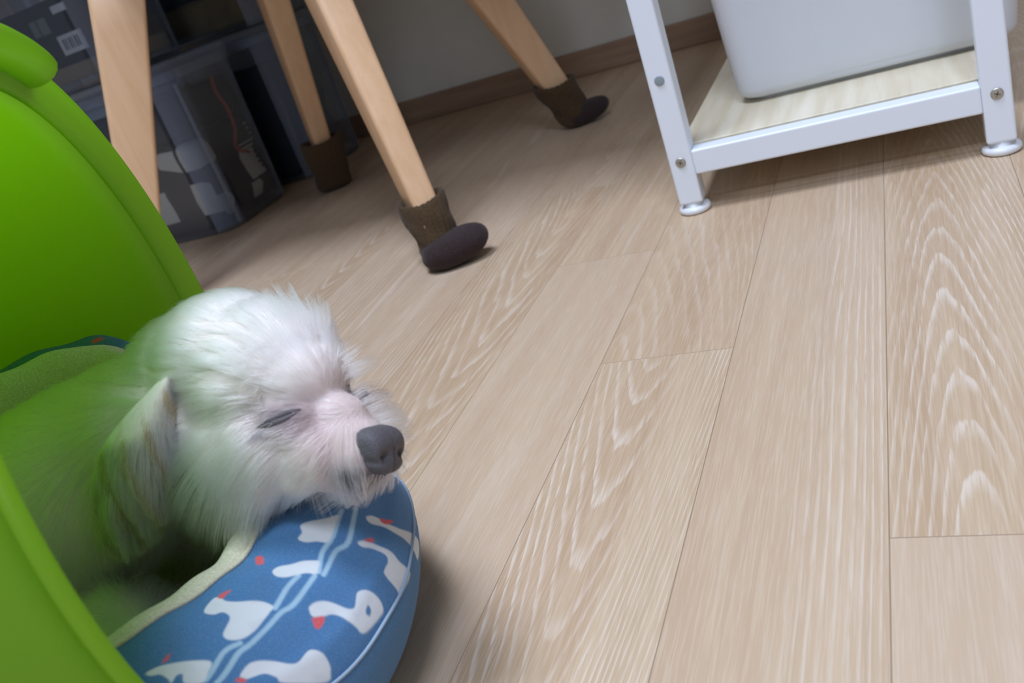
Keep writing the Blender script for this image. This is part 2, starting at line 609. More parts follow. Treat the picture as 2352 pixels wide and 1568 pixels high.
# ------------------------------------------------------------------ white metal rack
RX0, RX1, RY = -0.2365, 0.0612, 0.9355
RACK = thing('storage_rack', 'white metal rack with a pale maple shelf holding the white bin', 'shelf', ((RX0 + RX1) / 2, RY, 0))
RC = Vector(((RX0 + RX1) / 2, RY, 0))
RD = 0.78      # depth to the rear legs
def rbox(name, lo, hi, mat, bev=0.0025, parent=RACK, label=None):
    lo = [lo[i] - RC[i] for i in range(3)]
    hi = [hi[i] - RC[i] for i in range(3)]
    o = from_bm(name, box_bm(lo, hi, bev, 3), mat, parent)
    if label:
        o['label'] = label
    return o
for lx in (RX0, RX1):
    for ly in (RY, RY + RD):
        lg = rbox('leg', (lx - 0.0128, ly - 0.0128, 0.0125), (lx + 0.0128, ly + 0.0128, 0.66), M_white)
        bm = bmesh.new()
        prof = [(0.0, 0.0), (0.0145, 0.0), (0.0172, 0.0018), (0.0176, 0.0045), (0.0165, 0.0068), (0.0140, 0.0078), (0.0118, 0.0080), (0.0118, 0.0128), (0.0, 0.0128)]
        rings = [[(r_ * math.cos(2 * math.pi * j / 32) + lx - RC[0], r_ * math.sin(2 * math.pi * j / 32) + ly - RC[1], z_) for j in range(32)] for r_, z_ in prof[1:-1]]
        v, f = loft(rings)
        bm.free()
        from_py('foot', v, f, M_foot, lg)
        if ly == RY:
            yf = ly - 0.0128 - RC[1]
            def disc(name, z_, r_, mat, cross):
                pr = [(r_, 0.0), (r_, -0.0006), (r_ * 0.86, -0.0013), (r_ * 0.3, -0.0016)]
                rr_ = [[(a_ * math.cos(2 * math.pi * j / 24) + lx - RC[0], yf + d_, z_ + a_ * math.sin(2 * math.pi * j / 24)) for j in range(24)] for a_, d_ in pr]
                v_, f_ = loft(rr_)
                o_ = from_py(name, v_, f_, mat, lg, False)
                return o_
            disc('screw', 0.060, 0.0055, M_screw, True)
            # cross recess of the screw, cut as two dark bars seated in the head
            b2 = bmesh.new()
            for ang in (20, 110):
                r2 = bmesh.ops.create_cube(b2, size=1.0)
                for vv in r2['verts']:
                    p = Vector((vv.co.x * 0.0056, vv.co.y * 0.0004, vv.co.z * 0.0011))
                    p = Matrix.Rotation(math.radians(ang), 3, 'Y') @ p
                    vv.co = p + Vector((lx - RC[0], yf - 0.0016, 0.060))
            from_bm('screw_slot', b2, plain('screw_recess', srgb(105, 100, 92), 0.6), lg)
            if lx == RX0:
                disc('hole_cap', 0.149, 0.0052, M_cap, False)
# bars carrying the board
rbox('front_bar', (RX0 + 0.0128, RY - 0.0125, 0.0435), (RX1 - 0.0128, RY + 0.0085, 0.0700), M_white, 0.002)
rbox('rear_bar', (RX0 + 0.0128, RY + RD - 0.0085, 0.0435), (RX1 - 0.0128, RY + RD + 0.0125, 0.0700), M_white, 0.002)
for lx in (RX0, RX1):
    rbox('side_bar', (lx - 0.004, RY + 0.0128, 0.0435), (lx + 0.009 if lx < 0 else lx + 0.004, RY + RD - 0.0128, 0.0600), M_white, 0.001)
rbox('shelf_board', (RX0 - 0.004, RY + 0.0140, 0.0602), (RX1 + 0.004, RY + RD - 0.014, 0.0705), M_board, 0.0008)
rbox('upper_board', (RX0 - 0.004, RY + 0.014, 0.585), (RX1 + 0.004, RY + RD - 0.014, 0.597), M_board, 0.0008)

# ------------------------------------------------------------------ white plastic bin on the rack
BN = thing('plastic_bin', 'milky white plastic storage bin with rounded corners on the rack', 'bin', (-0.0465, 1.208, 0.0706))
def bin_ring(z, w0, d0, r, ridge=True):
    out = []
    pts = rounded_rect(w0, d0, r, 7)
    # densify the straight sides so the moulded panel edges can be shaped
    P = []
    for i in range(len(pts)):
        a, b = Vector((*pts[i], 0)), Vector((*pts[(i + 1) % len(pts)], 0))
        seg = max(1, int((b - a).length / 0.004))
        for s_ in range(seg):
            P.append(a.lerp(b, s_ / seg))
    for p in P:
        x_, y_ = p.x, p.y
        if y_ < -d0 / 2 + 0.002 and ridge:   # front face: middle field set back a hair between two soft steps
            xr = (x_ + w0 / 2) / w0
            s1 = 1 / (1 + math.exp(-(xr - 0.325) * 220))
            s2 = 1 / (1 + math.exp(-(xr - 0.73) * 220))
            y_ += 0.0026 * (s1 - s2)
        out.append((x_, y_, z))
    return out
rings = []
TW = 0.10 / 0.13
for z in (0.0, 0.0):
    pass
def bw(z): return 0.285 + 0.10 * z, 0.322 + 0.10 * z
# recessed base, then rounded lower edge, then drafted walls, rim, and the inside back down
base_w, base_d = 0.254, 0.294
rings.append(bin_ring(0.0, base_w, base_d, 0.02, False))
rings.append(bin_ring(0.0034, base_w, base_d, 0.02, False))
for a_ in range(0, 7):
    t_ = a_ / 6 * math.pi / 2
    w_, d_ = bw(0.0)
    z = 0.0036 + 0.012 * (1 - math.cos(t_))
    ins = 0.012 * (1 - math.sin(t_))
    rings.append(bin_ring(z, w_ - 2 * ins, d_ - 2 * ins, 0.024 - ins * 0.3, a_ > 3))
for z in (0.03, 0.06, 0.1, 0.14, 0.18, 0.22, 0.26):
    w_, d_ = bw(z)
    rings.append(bin_ring(z, w_, d_, 0.025))
w_, d_ = bw(0.26)
for z, e_ in ((0.262, 0.006), (0.272, 0.006), (0.273, 0.003), (0.272, -0.003), (0.25, -0.006)):
    rings.append(bin_ring(z, w_ + 2 * e_, d_ + 2 * e_, 0.026, False))
for z in (0.14, 0.02):
    w_, d_ = bw(z)
    rings.append(bin_ring(z, w_ - 0.007, d_ - 0.007, 0.024, False))
kmin = min(len(r_) for r_ in rings)
def resample(ring, n):
    P = [Vector(p) for p in ring]
    L_ = [0]
    for i in range(len(P)):
        L_.append(L_[-1] + (P[(i + 1) % len(P)] - P[i]).length)
    out = []
    i = 0
    for j in range(n):
        s_ = L_[-1] * j / n
        while L_[i + 1] < s_:
            i += 1
        t_ = (s_ - L_[i]) / max(1e-9, L_[i + 1] - L_[i])
        out.append(tuple(P[i].lerp(P[(i + 1) % len(P)], t_)))
    return out
rings = [resample(r_, 280) for r_ in rings]
v, f = loft(rings)
from_py('bin_body', v, f, M_bin, BN)

# ------------------------------------------------------------------ green tub lying on its side
TC = np.array((-0.3677, 0.3015, 0.1869))
TN = np.array((math.cos(0.575), math.sin(0.575), 0.0)); TN /= np.linalg.norm(TN)
TA = np.array((-TN[1], TN[0], 0.0))
TZ = np.array((0, 0, 1.0))
TR = 0.1845
TUB = thing('plastic_tub', 'lime green plastic tub lying on its side with the dog inside', 'tub', tuple(TC * np.array((1, 1, 0))))
TO = Vector(TUB.location)
def tub_pt(s, th, r):
    return Vector(TC + TN * s + r * (math.cos(th) * TA + math.sin(th) * TZ)) - TO
def tub_r(s):          # outer radius along the axis, s<=0 going into the tub
    d = -s
    r = TR - 0.0125 - 0.026 * (d / 0.36)
    if d > 0.30:
        q = min(1, (d - 0.30) / 0.06)
        r -= 0.06 * (1 - math.sqrt(max(0, 1 - q * q)))
    return r
K = 128
prof = []
for s_ in np.linspace(-0.0100, -0.36, 26):
    prof.append((s_, tub_r(s_)))
inner = [(max(s_, -0.355), r_ - 0.0042) for s_, r_ in prof][::-1]
rings = []
for s_, r_ in [(-0.36, 0.03)] + prof[::-1] + inner[::-1] + [(-0.3555, 0.03)]:
    rings.append([tub_pt(s_, 2 * math.pi * j / K, r_) for j in range(K)])
v, f = loft(rings)
from_py('shell', v, f, M_green, TUB)
# flared rim with a rolled edge
r0_ = tub_r(-0.0100)
rimprof = [(-0.0100, r0_), (-0.0078, r0_ + 0.0014), (-0.0052, TR - 0.0048), (-0.0035, TR - 0.0008), (-0.0010, TR + 0.0004), (0.0016, TR - 0.0002),
           (0.0030, TR - 0.0022), (0.0022, TR - 0.0042), (-0.0020, TR - 0.0068), (-0.0058, r0_ - 0.0020), (-0.0080, r0_ - 0.0036), (-0.0100, r0_ - 0.0042)]
rings = [[tub_pt(s_, 2 * math.pi * j / K, r_) for s_, r_ in rimprof] for j in range(K)]
rings.append(rings[0])
v, f = loft(rings, False, False)
from_py('rim', v, f, M_green, TUB)
# moulded handle arching off the rim
def handle(th0, th1, bulge):
    pth = []
    n_ = 28
    for i in range(n_ + 1):
        t_ = i / n_
        th = math.radians(th0 + (th1 - th0) * t_)
        e_ = math.sin(math.pi * t_) ** 0.42
        pth.append(tub_pt(0.002 + bulge * 0.12 * e_, th, TR - 0.004 + bulge * e_))
    rings_ = []
    for i, p in enumerate(pth):
        th = math.radians(th0 + (th1 - th0) * i / n_)
        t = (pth[min(i + 1, n_)] - pth[max(i - 1, 0)]).normalized()
        nn = Vector(TN)
        side = t.cross(nn).normalized()
        nn = side.cross(t).normalized()
        rings_.append([p + side * (0.0095 * math.cos(a)) + nn * (0.0120 * math.sin(a)) for a in [2 * math.pi * q / 16 for q in range(16)]])
    v_, f_ = loft(rings_)
    return from_py('handle', v_, f_, M_green, TUB)
handle(65, 112, 0.002)

# ------------------------------------------------------------------ pet bed inside the tub
BED = thing('pet_bed', 'padded pet bed, blue outside with white birds and cream fleece inside', 'pet bed', tuple(TC * np.array((1, 1, 0))))
BEDC, BA, BB = (-0.08, 0.0), 0.174, 0.180
def st2w(s, t, z):
    return Vector(TN * s + TA * t + TZ * z)      # relative to the tub/bed origin on the floor
def sstep(x, a, b):
    q = min(1, max(0, (x - a) / (b - a)))
    return q * q * (3 - 2 * q)
def in_tub(s, t, z, pad=0.0075):
    """keep a point within the tub wall when it lies behind the rim plane"""
    if s > 0.012:
        return s, t, max(z, 0.0015)
    r = tub_r(min(s, 0)) - 0.0042 - pad
    dz = z - TR
    d = math.hypot(t, dz)
    if d > r:
        t, dz = t * r / d, dz * r / d
    return s, t, TR + dz
def floor_z(s, t):
    inside = TR - math.sqrt(max(1e-6, (TR - 0.012) ** 2 - min(abs(t), 0.165) ** 2))
    return 0.002 + inside * (1 - sstep(s, -0.03, 0.05))
# cross section: distance inward from the outer bulge, height above the local bottom
OUTER = [(0.056, 0.000), (0.038, 0.007), (0.020, 0.022), (0.007, 0.042), (0.0015, 0.062), (0.005, 0.079), (0.011, 0.0875), (0.020, 0.0985), (0.031, 0.107), (0.041, 0.1135), (0.049, 0.1160), (0.056, 0.1165)]
INNER = [(0.056, 0.1165), (0.0585, 0.1190), (0.064, 0.1200), (0.070, 0.1185), (0.076, 0.1120), (0.0795, 0.100), (0.082, 0.085), (0.082, 0.060), (0.080, 0.040)]
def bed_point(phi, d, h):
    ex, ey = math.cos(phi), math.sin(phi)
    s = BEDC[0] + BA * ex
    bb_ = BB * (0.90 if ey > 0 else 1.0 - 0.125 * ey * ey)               # squeezed a little on the far side
    t = BEDC[1] + bb_ * ey
    nx, ny = ex / BA, ey / bb_
    l = math.hypot(nx, ny)
    nx, ny = nx / l, ny / l
    th = 1 - 0.35 * (1 - sstep(s, -0.06, 0.05))       # thinner deep in the tub
    th *= 1 - (0.12 * ey * ey if ey < 0 else 0)
    s2, t2 = s - nx * d * th, t - ny * d * th
    deep = 1 - sstep(s2, -0.07, 0.035)
    top = 0.120 + (0.074 * sstep(t2, -0.02, 0.09) + 0.014 * sstep(-t2, 0.05, 0.12)) * deep
    top += 0.009 * sstep(t2, 0.03, 0.10) * (1 - sstep(d, 0.034, 0.056))
    wr = 1 + 0.012 * math.sin(phi * 9 + h * 40) + 0.008 * math.sin(phi * 21 + d * 90)
    zb = min(floor_z(s2, t2), top - 0.05)
    z = zb + (top - zb) * (h / 0.1165) * wr
    return in_tub(s2, t2, z)
def bed_strip(name, sec, phis, sub, mat):
    pts = catmull([(d, h, 0) for d, h in sec], sub)
    V, F, UV = [], [], []
    m_ = len(pts)
    n_ = len(phis)
    for phi in phis:
        for j, p in enumerate(pts):
            V.append(st2w(*bed_point(phi, p[0], p[1])))
            UV.append((phi, j / (m_ - 1)))
    for i in range(n_):
        for j in range(m_ - 1):
            a, b = i * m_ + j, ((i + 1) % n_) * m_ + j
            F.append((a, a + 1, b + 1, b))
    me = bpy.data.meshes.new(name)
    me.from_pydata(V, [], F)
    me.update()
    return link_obj(name, me, mat, BED, True), UV
PRINT = NT('bird_print_cotton')
att = PRINT.n('ShaderNodeAttribute', attribute_name='print')
nz = PRINT.noise(PRINT.coord(), 1500, 2, 0.7)
nz2 = PRINT.noise(PRINT.coord(), 60, 2, 0.6)
cc = PRINT.mix(PRINT.math('MULTIPLY', PRINT.smooth(nz, 0.45, 0.75), 0.16), att.outputs['Color'], srgb(190, 205, 215))
cc = PRINT.mix(PRINT.math('MULTIPLY', PRINT.smooth(nz2, 0.45, 0.7), 0.12), cc, srgb(90, 110, 130))
PRINT.link(cc, PRINT.b.inputs['Base Color'])
PRINT.b.inputs['Roughness'].default_value = 0.9
PRINT.b.inputs['Specular IOR Level'].default_value = 0.15
PRINT.b.inputs['Sheen Weight'].default_value = 0.1
PRINT.bump(nz, 0.25, 0.0004)

# printed motif in fabric coordinates (angle along the ring, position across the cover)
SWANS = [
    [(-0.689, 0.610), (-0.678, 0.615), (-0.654, 0.608), (-0.632, 0.588), (-0.617, 0.555), (-0.606, 0.509), (-0.590, 0.488), (-0.561, 0.506), (-0.541, 0.515), (-0.521, 0.496), (-0.509, 0.461), (-0.506, 0.433), (-0.513, 0.411), (-0.526, 0.400), (-0.546, 0.400), (-0.589, 0.405), (-0.619, 0.411), (-0.632, 0.422), (-0.632, 0.442), (-0.637, 0.479), (-0.641, 0.520), (-0.652, 0.549), (-0.673, 0.565), (-0.693, 0.580), (-0.698, 0.595)],
    [(-0.378, 0.595), (-0.359, 0.582), (-0.345, 0.549), (-0.339, 0.497), (-0.331, 0.448), (-0.335, 0.419), (-0.328, 0.397), (-0.319, 0.369), (-0.350, 0.368), (-0.398, 0.375), (-0.428, 0.380), (-0.425, 0.401), (-0.425, 0.436), (-0.418, 0.458), (-0.398, 0.460), (-0.377, 0.457), (-0.361, 0.467), (-0.359, 0.498), (-0.365, 0.545), (-0.381, 0.577)],
    [(-0.253, 0.591), (-0.234, 0.574), (-0.229, 0.542), (-0.234, 0.489), (-0.216, 0.441), (-0.183, 0.403), (-0.145, 0.360), (-0.134, 0.335), (-0.175, 0.328), (-0.221, 0.337), (-0.226, 0.360), (-0.230, 0.389), (-0.239, 0.423), (-0.255, 0.466), (-0.259, 0.527), (-0.272, 0.566), (-0.269, 0.585)],
    [(-0.930, 0.825), (-0.896, 0.867), (-0.859, 0.885), (-0.845, 0.857), (-0.844, 0.823), (-0.821, 0.789), (-0.782, 0.754), (-0.761, 0.725), (-0.754, 0.693), (-0.777, 0.686), (-0.813, 0.675), (-0.855, 0.658), (-0.893, 0.651), (-0.920, 0.657), (-0.940, 0.675), (-0.939, 0.696), (-0.919, 0.713), (-0.890, 0.735), (-0.879, 0.755), (-0.886, 0.781), (-0.915, 0.790)],
    [(-0.646, 0.780), (-0.616, 0.778), (-0.581, 0.749), (-0.547, 0.725), (-0.525, 0.696), (-0.517, 0.678), (-0.542, 0.668), (-0.570, 0.660), (-0.585, 0.686), (-0.609, 0.705), (-0.639, 0.728), (-0.655, 0.755)],
    [(-0.469, 0.775), (-0.438, 0.770), (-0.412, 0.784), (-0.379, 0.759), (-0.339, 0.712), (-0.303, 0.678), (-0.353, 0.676), (-0.396, 0.676), (-0.433, 0.682), (-0.448, 0.715), (-0.469, 0.748)],
    [(-0.978, 0.555), (-0.944, 0.575), (-0.913, 0.569), (-0.880, 0.542), (-0.852, 0.499), (-0.831, 0.489), (-0.794, 0.506), (-0.776, 0.499), (-0.763, 0.463), (-0.767, 0.428), (-0.779, 0.408), (-0.807, 0.395), (-0.899, 0.451), (-0.906, 0.481), (-0.922, 0.519), (-0.946, 0.529), (-0.970, 0.534)],
    [(-1.170, 0.704), (-1.138, 0.711), (-1.098, 0.697), (-1.053, 0.672), (-1.015, 0.638), (-1.039, 0.608), (-1.067, 0.579), (-1.102, 0.600), (-1.094, 0.638), (-1.109, 0.641), (-1.128, 0.617), (-1.130, 0.639), (-1.141, 0.673), (-1.162, 0.683)],
]
BEAKS = [
    [(-0.703, 0.588), (-0.674, 0.567), (-0.685, 0.555), (-0.713, 0.550), (-0.720, 0.564), (-0.712, 0.577)],
    [(-0.352, 0.578), (-0.328, 0.554), (-0.334, 0.542), (-0.350, 0.561)],
    [(-0.225, 0.543), (-0.218, 0.512), (-0.206, 0.473), (-0.237, 0.498), (-0.241, 0.531)],
    [(-0.852, 0.871), (-0.831, 0.880), (-0.795, 0.854), (-0.826, 0.850), (-0.844, 0.846)],
    [(-0.602, 0.922), (-0.592, 0.886), (-0.623, 0.844), (-0.642, 0.854), (-0.634, 0.887)],
    [(-0.996, 0.545), (-0.981, 0.550), (-0.971, 0.531), (-0.983, 0.524)],
    [(-1.123, 0.719), (-1.102, 0.738), (-1.091, 0.741), (-1.104, 0.719)],
]
DROPS = [
    [(-0.552, 0.449), (-0.556, 0.432), (-0.574, 0.427), (-0.575, 0.443)],
]
LEASH = [
    [(-0.272, 0.675), (-0.306, 0.674), (-0.401, 0.673), (-0.483, 0.684), (-0.559, 0.658)],
    [(-0.609, 0.700), (-0.678, 0.701), (-0.755, 0.686)],
    [(-0.920, 0.643), (-0.977, 0.643), (-1.057, 0.584)],
    [(-0.236, 0.633), (-0.391, 0.622), (-0.458, 0.650), (-0.559, 0.640)],
    [(-0.579, 0.660), (-0.706, 0.654), (-0.768, 0.662), (-0.891, 0.626), (-0.949, 0.616), (-1.034, 0.563)],
]
def print_colours(ob, uv):
    SU, SV = 0.170, 0.165
    uv = np.array(uv)
    uv[:, 0] = (uv[:, 0] + 1.35) % (2 * math.pi) - 1.35
    per = 1.02
    base = uv[:, 0].copy()
    P = uv * np.array((SU, SV))
    n = len(P)
    def seg_d(Q, a, b):
        ab = b - a
        t = np.clip(((Q - a) @ ab) / max(1e-12, ab @ ab), 0, 1)
        return np.linalg.norm(Q - (a + t[:, None] * ab), axis=1)
    def smooth_poly(poly, closed):
        q = catmull([(a * SU, b * SV) for a, b in poly], 4, closed)
        return np.array(q)
    def fill(poly, aa=0.0005):
        out = np.zeros(n)
        V = smooth_poly(poly, True)
        lo, hi = V.min(0) - 0.002, V.max(0) + 0.002
        idx = np.where(((P > lo) & (P < hi)).all(1))[0]
        if len(idx) == 0:
            return out
        Q = P[idx]
        ins = np.zeros(len(idx), bool)
        d = np.full(len(idx), 1e9)
        for i in range(len(V)):
            a, b = V[i], V[(i + 1) % len(V)]
            d = np.minimum(d, seg_d(Q, a, b))
            c = ((a[1] > Q[:, 1]) != (b[1] > Q[:, 1]))
            xx = (b[0] - a[0]) * (Q[:, 1] - a[1]) / (b[1] - a[1] + 1e-15) + a[0]
            ins ^= c & (Q[:, 0] < xx)
        out[idx] = np.clip(0.5 + np.where(ins, d, -d) / (2 * aa), 0, 1)
        return out
    def stroke(poly, w, aa=0.0005):
        out = np.zeros(n)
        V = smooth_poly(poly, False)
        lo, hi = V.min(0) - 0.004, V.max(0) + 0.004
        idx = np.where(((P > lo) & (P < hi)).all(1))[0]
        if len(idx) == 0:
            return out
        d = np.full(len(idx), 1e9)
        for i in range(len(V) - 1):
            d = np.minimum(d, seg_d(P[idx], V[i], V[i + 1]))
        out[idx] = np.clip(0.5 + (w - d) / (2 * aa), 0, 1)
        return out
    blue, white, red = lin_(74, 120, 166), lin_(214, 218, 222), lin_(214, 92, 96)
    line = lin_(160, 192, 212)
    col = np.tile(blue, (n, 1))
    for k in range(0, 6):
        off = k * per
        sh = lambda poly: [(a + off, b) for a, b in poly]
        for group, c, kind in ((LEASH, line, 's'), (SWANS, white, 'f'), (DROPS, blue, 'f'), (BEAKS, red, 'f')):
            for poly in group:
                w = stroke(sh(poly), 0.0013) if kind == 's' else fill(sh(poly))
                col = col * (1 - w[:, None]) + c * w[:, None]
    a_ = ob.data.attributes.new('print', 'FLOAT_COLOR', 'POINT')
    c4 = np.ones((n, 4), np.float32)
    c4[:, :3] = col
    a_.data.foreach_set('color', c4.reshape(-1))
def lin_(r, g, b):
    return np.array(srgb(r, g, b)[:3])
bol, bolUV = bed_strip('bolster', OUTER, list(np.linspace(-1.35, 0.35, 480, endpoint=False)) + list(np.linspace(0.35, 2 * math.pi - 1.35, 420, endpoint=False)), 20, PRINT.m)
print_colours(bol, bolUV)
bol['label'] = 'blue cotton bolster cover printed with white birds and red beaks'
fle, _ = bed_strip('fleece_lining', INNER, list(np.linspace(0, 2 * math.pi, 240, endpoint=False)), 6, M_fleece)
fle['label'] = 'cream fleece lining'
def seam(d, h, rad, name, mat):
    pts = [st2w(*bed_point(2 * math.pi * i / 240, d, h)) for i in range(240)]
    v_, f_ = sweep(pts, rad, 8, closed=True)
    return from_py(name, v_, f_, mat, BED)
M_pipe = plain('pale_piping', srgb(150, 170, 188), 0.9)
seam(0.0012, 0.0660, 0.0009, 'piping', M_pipe)
seam(0.0565, 0.1172, 0.0013, 'piping', M_fleece)
# quilted mattress at the bottom of the bed
V, F = [], []
NR, NP = 14, 72
for i in range(NR + 1):
    q = i / NR
    for j in range(NP):
        phi = 2 * math.pi * j / NP
        s = BEDC[0] + (BA - 0.068) * q * math.cos(phi)
        t = BEDC[1] + (BB - 0.080) * q * math.sin(phi)
        z = floor_z(s, t) * 0.6 + 0.030 + 0.010 * (1 - q * q)
        V.append(st2w(*in_tub(s, t, z, 0.01)))
for i in range(NR):
    for j in range(NP):
        a, b = i * NP + j, i * NP + (j + 1) % NP
        F.append((a, b, b + NP, a + NP))
from_py('mattress', V, F, M_fleece, BED)

# ------------------------------------------------------------------ dog
E0 = np.array((-0.287, 0.314, 0.165))
HF = np.array((0.98, -0.16, -0.10)); HF /= np.linalg.norm(HF)
HU = np.array((0.16, 0.43, 0.89)); HU -= HF * (HF @ HU); HU /= np.linalg.norm(HU)
HL = np.cross(HU, HF)
HM = np.array([HF, HL, HU])            # rows: head axes in world
DOGO = np.array((-0.45, 0.28, 0.0))
DOG = thing('dog', 'small white fluffy dog asleep with its chin on the blue bed edge', 'dog', tuple(DOGO))
def h2w(p):                             # head cm -> dog local
    p = np.asarray(p, float)
    return E0 + (p / 100) @ HM - DOGO
def w2h(p):                             # dog local -> head cm
    return (np.asarray(p) + DOGO - E0) @ HM.T * 100

def ellipsoid(bm, c, axes, radii):
    r = bmesh.ops.create_icosphere(bm, subdivisions=4, radius=1.0)
    for v_ in r['verts']:
        q = np.array(v_.co) * np.array(radii)
        v_.co = Vector(c + q @ axes)
I3 = np.eye(3)
bm = bmesh.new()
def HE(c, r):
    ellipsoid(bm, h2w(c), HM, np.array(r) / 100)
HE((-3.6, 0, 1.0), (4.3, 3.9, 3.8))       # skull
HE((-5.6, 0, 1.5), (4.3, 3.9, 3.7))
HE((-8.5, 0.3, 0.8), (3.6, 3.6, 3.4))
HE((-0.9, 0, 0.9), (2.3, 2.7, 2.3))       # brow
HE((-0.6, 1.6, -1.0), (2.3, 1.7, 1.9))    # cheekbones
HE((-0.6, -1.6, -1.0), (2.3, 1.7, 1.9))
HE((1.3, 0, -1.8), (3.0, 1.9, 1.75))       # muzzle
HE((1.1, 0, -0.7), (2.1, 1.5, 1.35))
HE((3.0, 0, -2.2), (1.35, 1.6, 1.5))
HE((2.2, 0.75, -2.7), (2.0, 1.0, 1.2))    # lips
HE((2.2, -0.75, -2.7), (2.0, 1.0, 1.2))
HE((0.5, 1.3, -2.2), (2.2, 1.5, 1.9))
HE((0.5, -1.3, -2.2), (2.2, 1.5, 1.9))
HE((-3.6, -2.6, -2.6), (2.4, 1.5, 2.6))
HE((-2.6, -2.2, -3.7), (2.3, 1.5, 1.7))
HE((-0.5, -1.4, -3.3), (2.2, 1.3, 1.2))
HE((-2.6, 2.0, -3.4), (2.0, 1.2, 1.4))
HE((1.4, 0, -3.5), (2.4, 1.3, 0.9))       # jaw
HE((-2.2, 2.3, -2.0), (2.8, 1.6, 2.3))    # jowls
HE((-2.2, -2.3, -2.0), (2.8, 1.6, 2.3))
nk = [np.array(p) - DOGO for p in ((-0.355, 0.318, 0.160), (-0.395, 0.322, 0.160), (-0.430, 0.303, 0.148), (-0.470, 0.262, 0.135), (-0.530, 0.236, 0.130), (-0.590, 0.212, 0.115))]
nr = (0.040, 0.045, 0.054, 0.063, 0.066, 0.056)
for i in range(len(nk) - 1):
    for q in range(5):
        t_ = q / 5
        c = nk[i] * (1 - t_) + nk[i + 1] * t_
        r_ = nr[i] * (1 - t_) + nr[i + 1] * t_
        ellipsoid(bm, c, I3, (r_, r_, r_ * 0.92))
ellipsoid(bm, nk[-1], I3, (0.058, 0.06, 0.055))
# chest and folded forelegs tucked below the neck, hind legs folded at the rump
for pts, rr in ((((-0.41, 0.235, 0.085), (-0.375, 0.225, 0.066), (-0.345, 0.235, 0.060)), (0.028, 0.021, 0.018)),
                (((-0.43, 0.335, 0.085), (-0.40, 0.345, 0.068), (-0.365, 0.335, 0.060)), (0.028, 0.021, 0.018)),
                (((-0.59, 0.17, 0.095), (-0.545, 0.155, 0.08), (-0.58, 0.15, 0.068)), (0.045, 0.026, 0.018))):
    for i in range(2):
        for q in range(6):
            t_ = q / 5
            c = np.array(pts[i]) * (1 - t_) + np.array(pts[i + 1]) * t_ - DOGO
            r_ = rr[i] * (1 - t_) + rr[i + 1] * t_
            ellipsoid(bm, c, I3, (r_, r_, r_))
me = bpy.data.meshes.new('body_raw')
bm.to_mesh(me); bm.free()
raw = bpy.data.objects.new('body_raw', me)
COL.objects.link(raw)
rm = raw.modifiers.new('r', 'REMESH'); rm.mode = 'VOXEL'; rm.voxel_size = 0.0018; rm.use_smooth_shade = True
sm = raw.modifiers.new('s', 'SMOOTH'); sm.factor = 0.5; sm.iterations = 8
dg = bpy.context.evaluated_depsgraph_get()
bme = bpy.data.meshes.new_from_object(raw.evaluated_get(dg), depsgraph=dg)
bpy.data.objects.remove(raw)
bme.name = 'body'
vco = np.empty(len(bme.vertices) * 3, np.float32)
bme.vertices.foreach_get('co', vco)
vco = vco.reshape(-1, 3).astype(float)
vh = (vco + DOGO - E0) @ HM.T * 100
for sy in (-1, 1):
    dq = (vh - np.array((0.1, sy * 2.1, -0.40 if sy < 0 else 0.0)))
    g_ = np.exp(-((dq[:, 0] ** 2) / 1.1 + (dq[:, 1] ** 2) / 1.1 + (dq[:, 2] ** 2) / 0.45)) * 0.55
    vh -= g_[:, None] * np.array((0.75, sy * 0.65, 0.0))
vco = E0 + (vh / 100) @ HM - DOGO
bme.vertices.foreach_set('co', vco.reshape(-1).astype(np.float32))
bme.update()
M_skin = plain('pale_dog_skin', srgb(222, 210, 204), 0.8, var=0.03)
bme.materials.clear()
SKT = NT('dog_face_skin')
sa = SKT.n('ShaderNodeAttribute', attribute_name='tint')
SKT.link(sa.outputs['Color'], SKT.b.inputs['Base Color'])
SKT.b.inputs['Roughness'].default_value = 0.8
def skin_tint(h):
    x, y, z = h.T
    c = np.tile(np.array(srgb(222, 210, 204)[:3]), (len(h), 1))
    def bl(col, w):
        nonlocal c
        w = np.clip(w, 0, 1)[:, None]
        c = c * (1 - w) + np.array(srgb(*col)[:3]) * w
    muz = np.clip((x - 0.4) / 1.5, 0, 1)
    bl((200, 176, 170), 0.8 * muz)
    d1 = ((x + .10) * .75) ** 2 + (y + 2.2) ** 2 + ((z + .55) * 1.3) ** 2
    d2 = ((x - .70) * .75) ** 2 + (y - 1.95) ** 2 + ((z - .35) * 1.3) ** 2
    bl((176, 140, 146), 0.7 * np.exp(-np.minimum(d1, d2) / 2.6))  # mauve shade around the eyes painted into the skin
    bl((64, 54, 60), 1.3 * np.exp(-np.minimum(d1, d2) / 0.9))
    bl((84, 78, 84), np.clip((-2.0 - z) / 1.0, 0, 1) * np.clip((x - 2.0) / 1.2, 0, 1))
    return c
body = link_obj('body', bme, SKT.m, DOG, True)
ta_ = bme.attributes.new('tint', 'FLOAT_COLOR', 'POINT')
c4_ = np.ones((len(vh), 4), np.float32)
c4_[:, :3] = skin_tint(vh)
ta_.data.foreach_set('color', c4_.reshape(-1))
body['label'] = 'curled white body with head turned out of the tub'

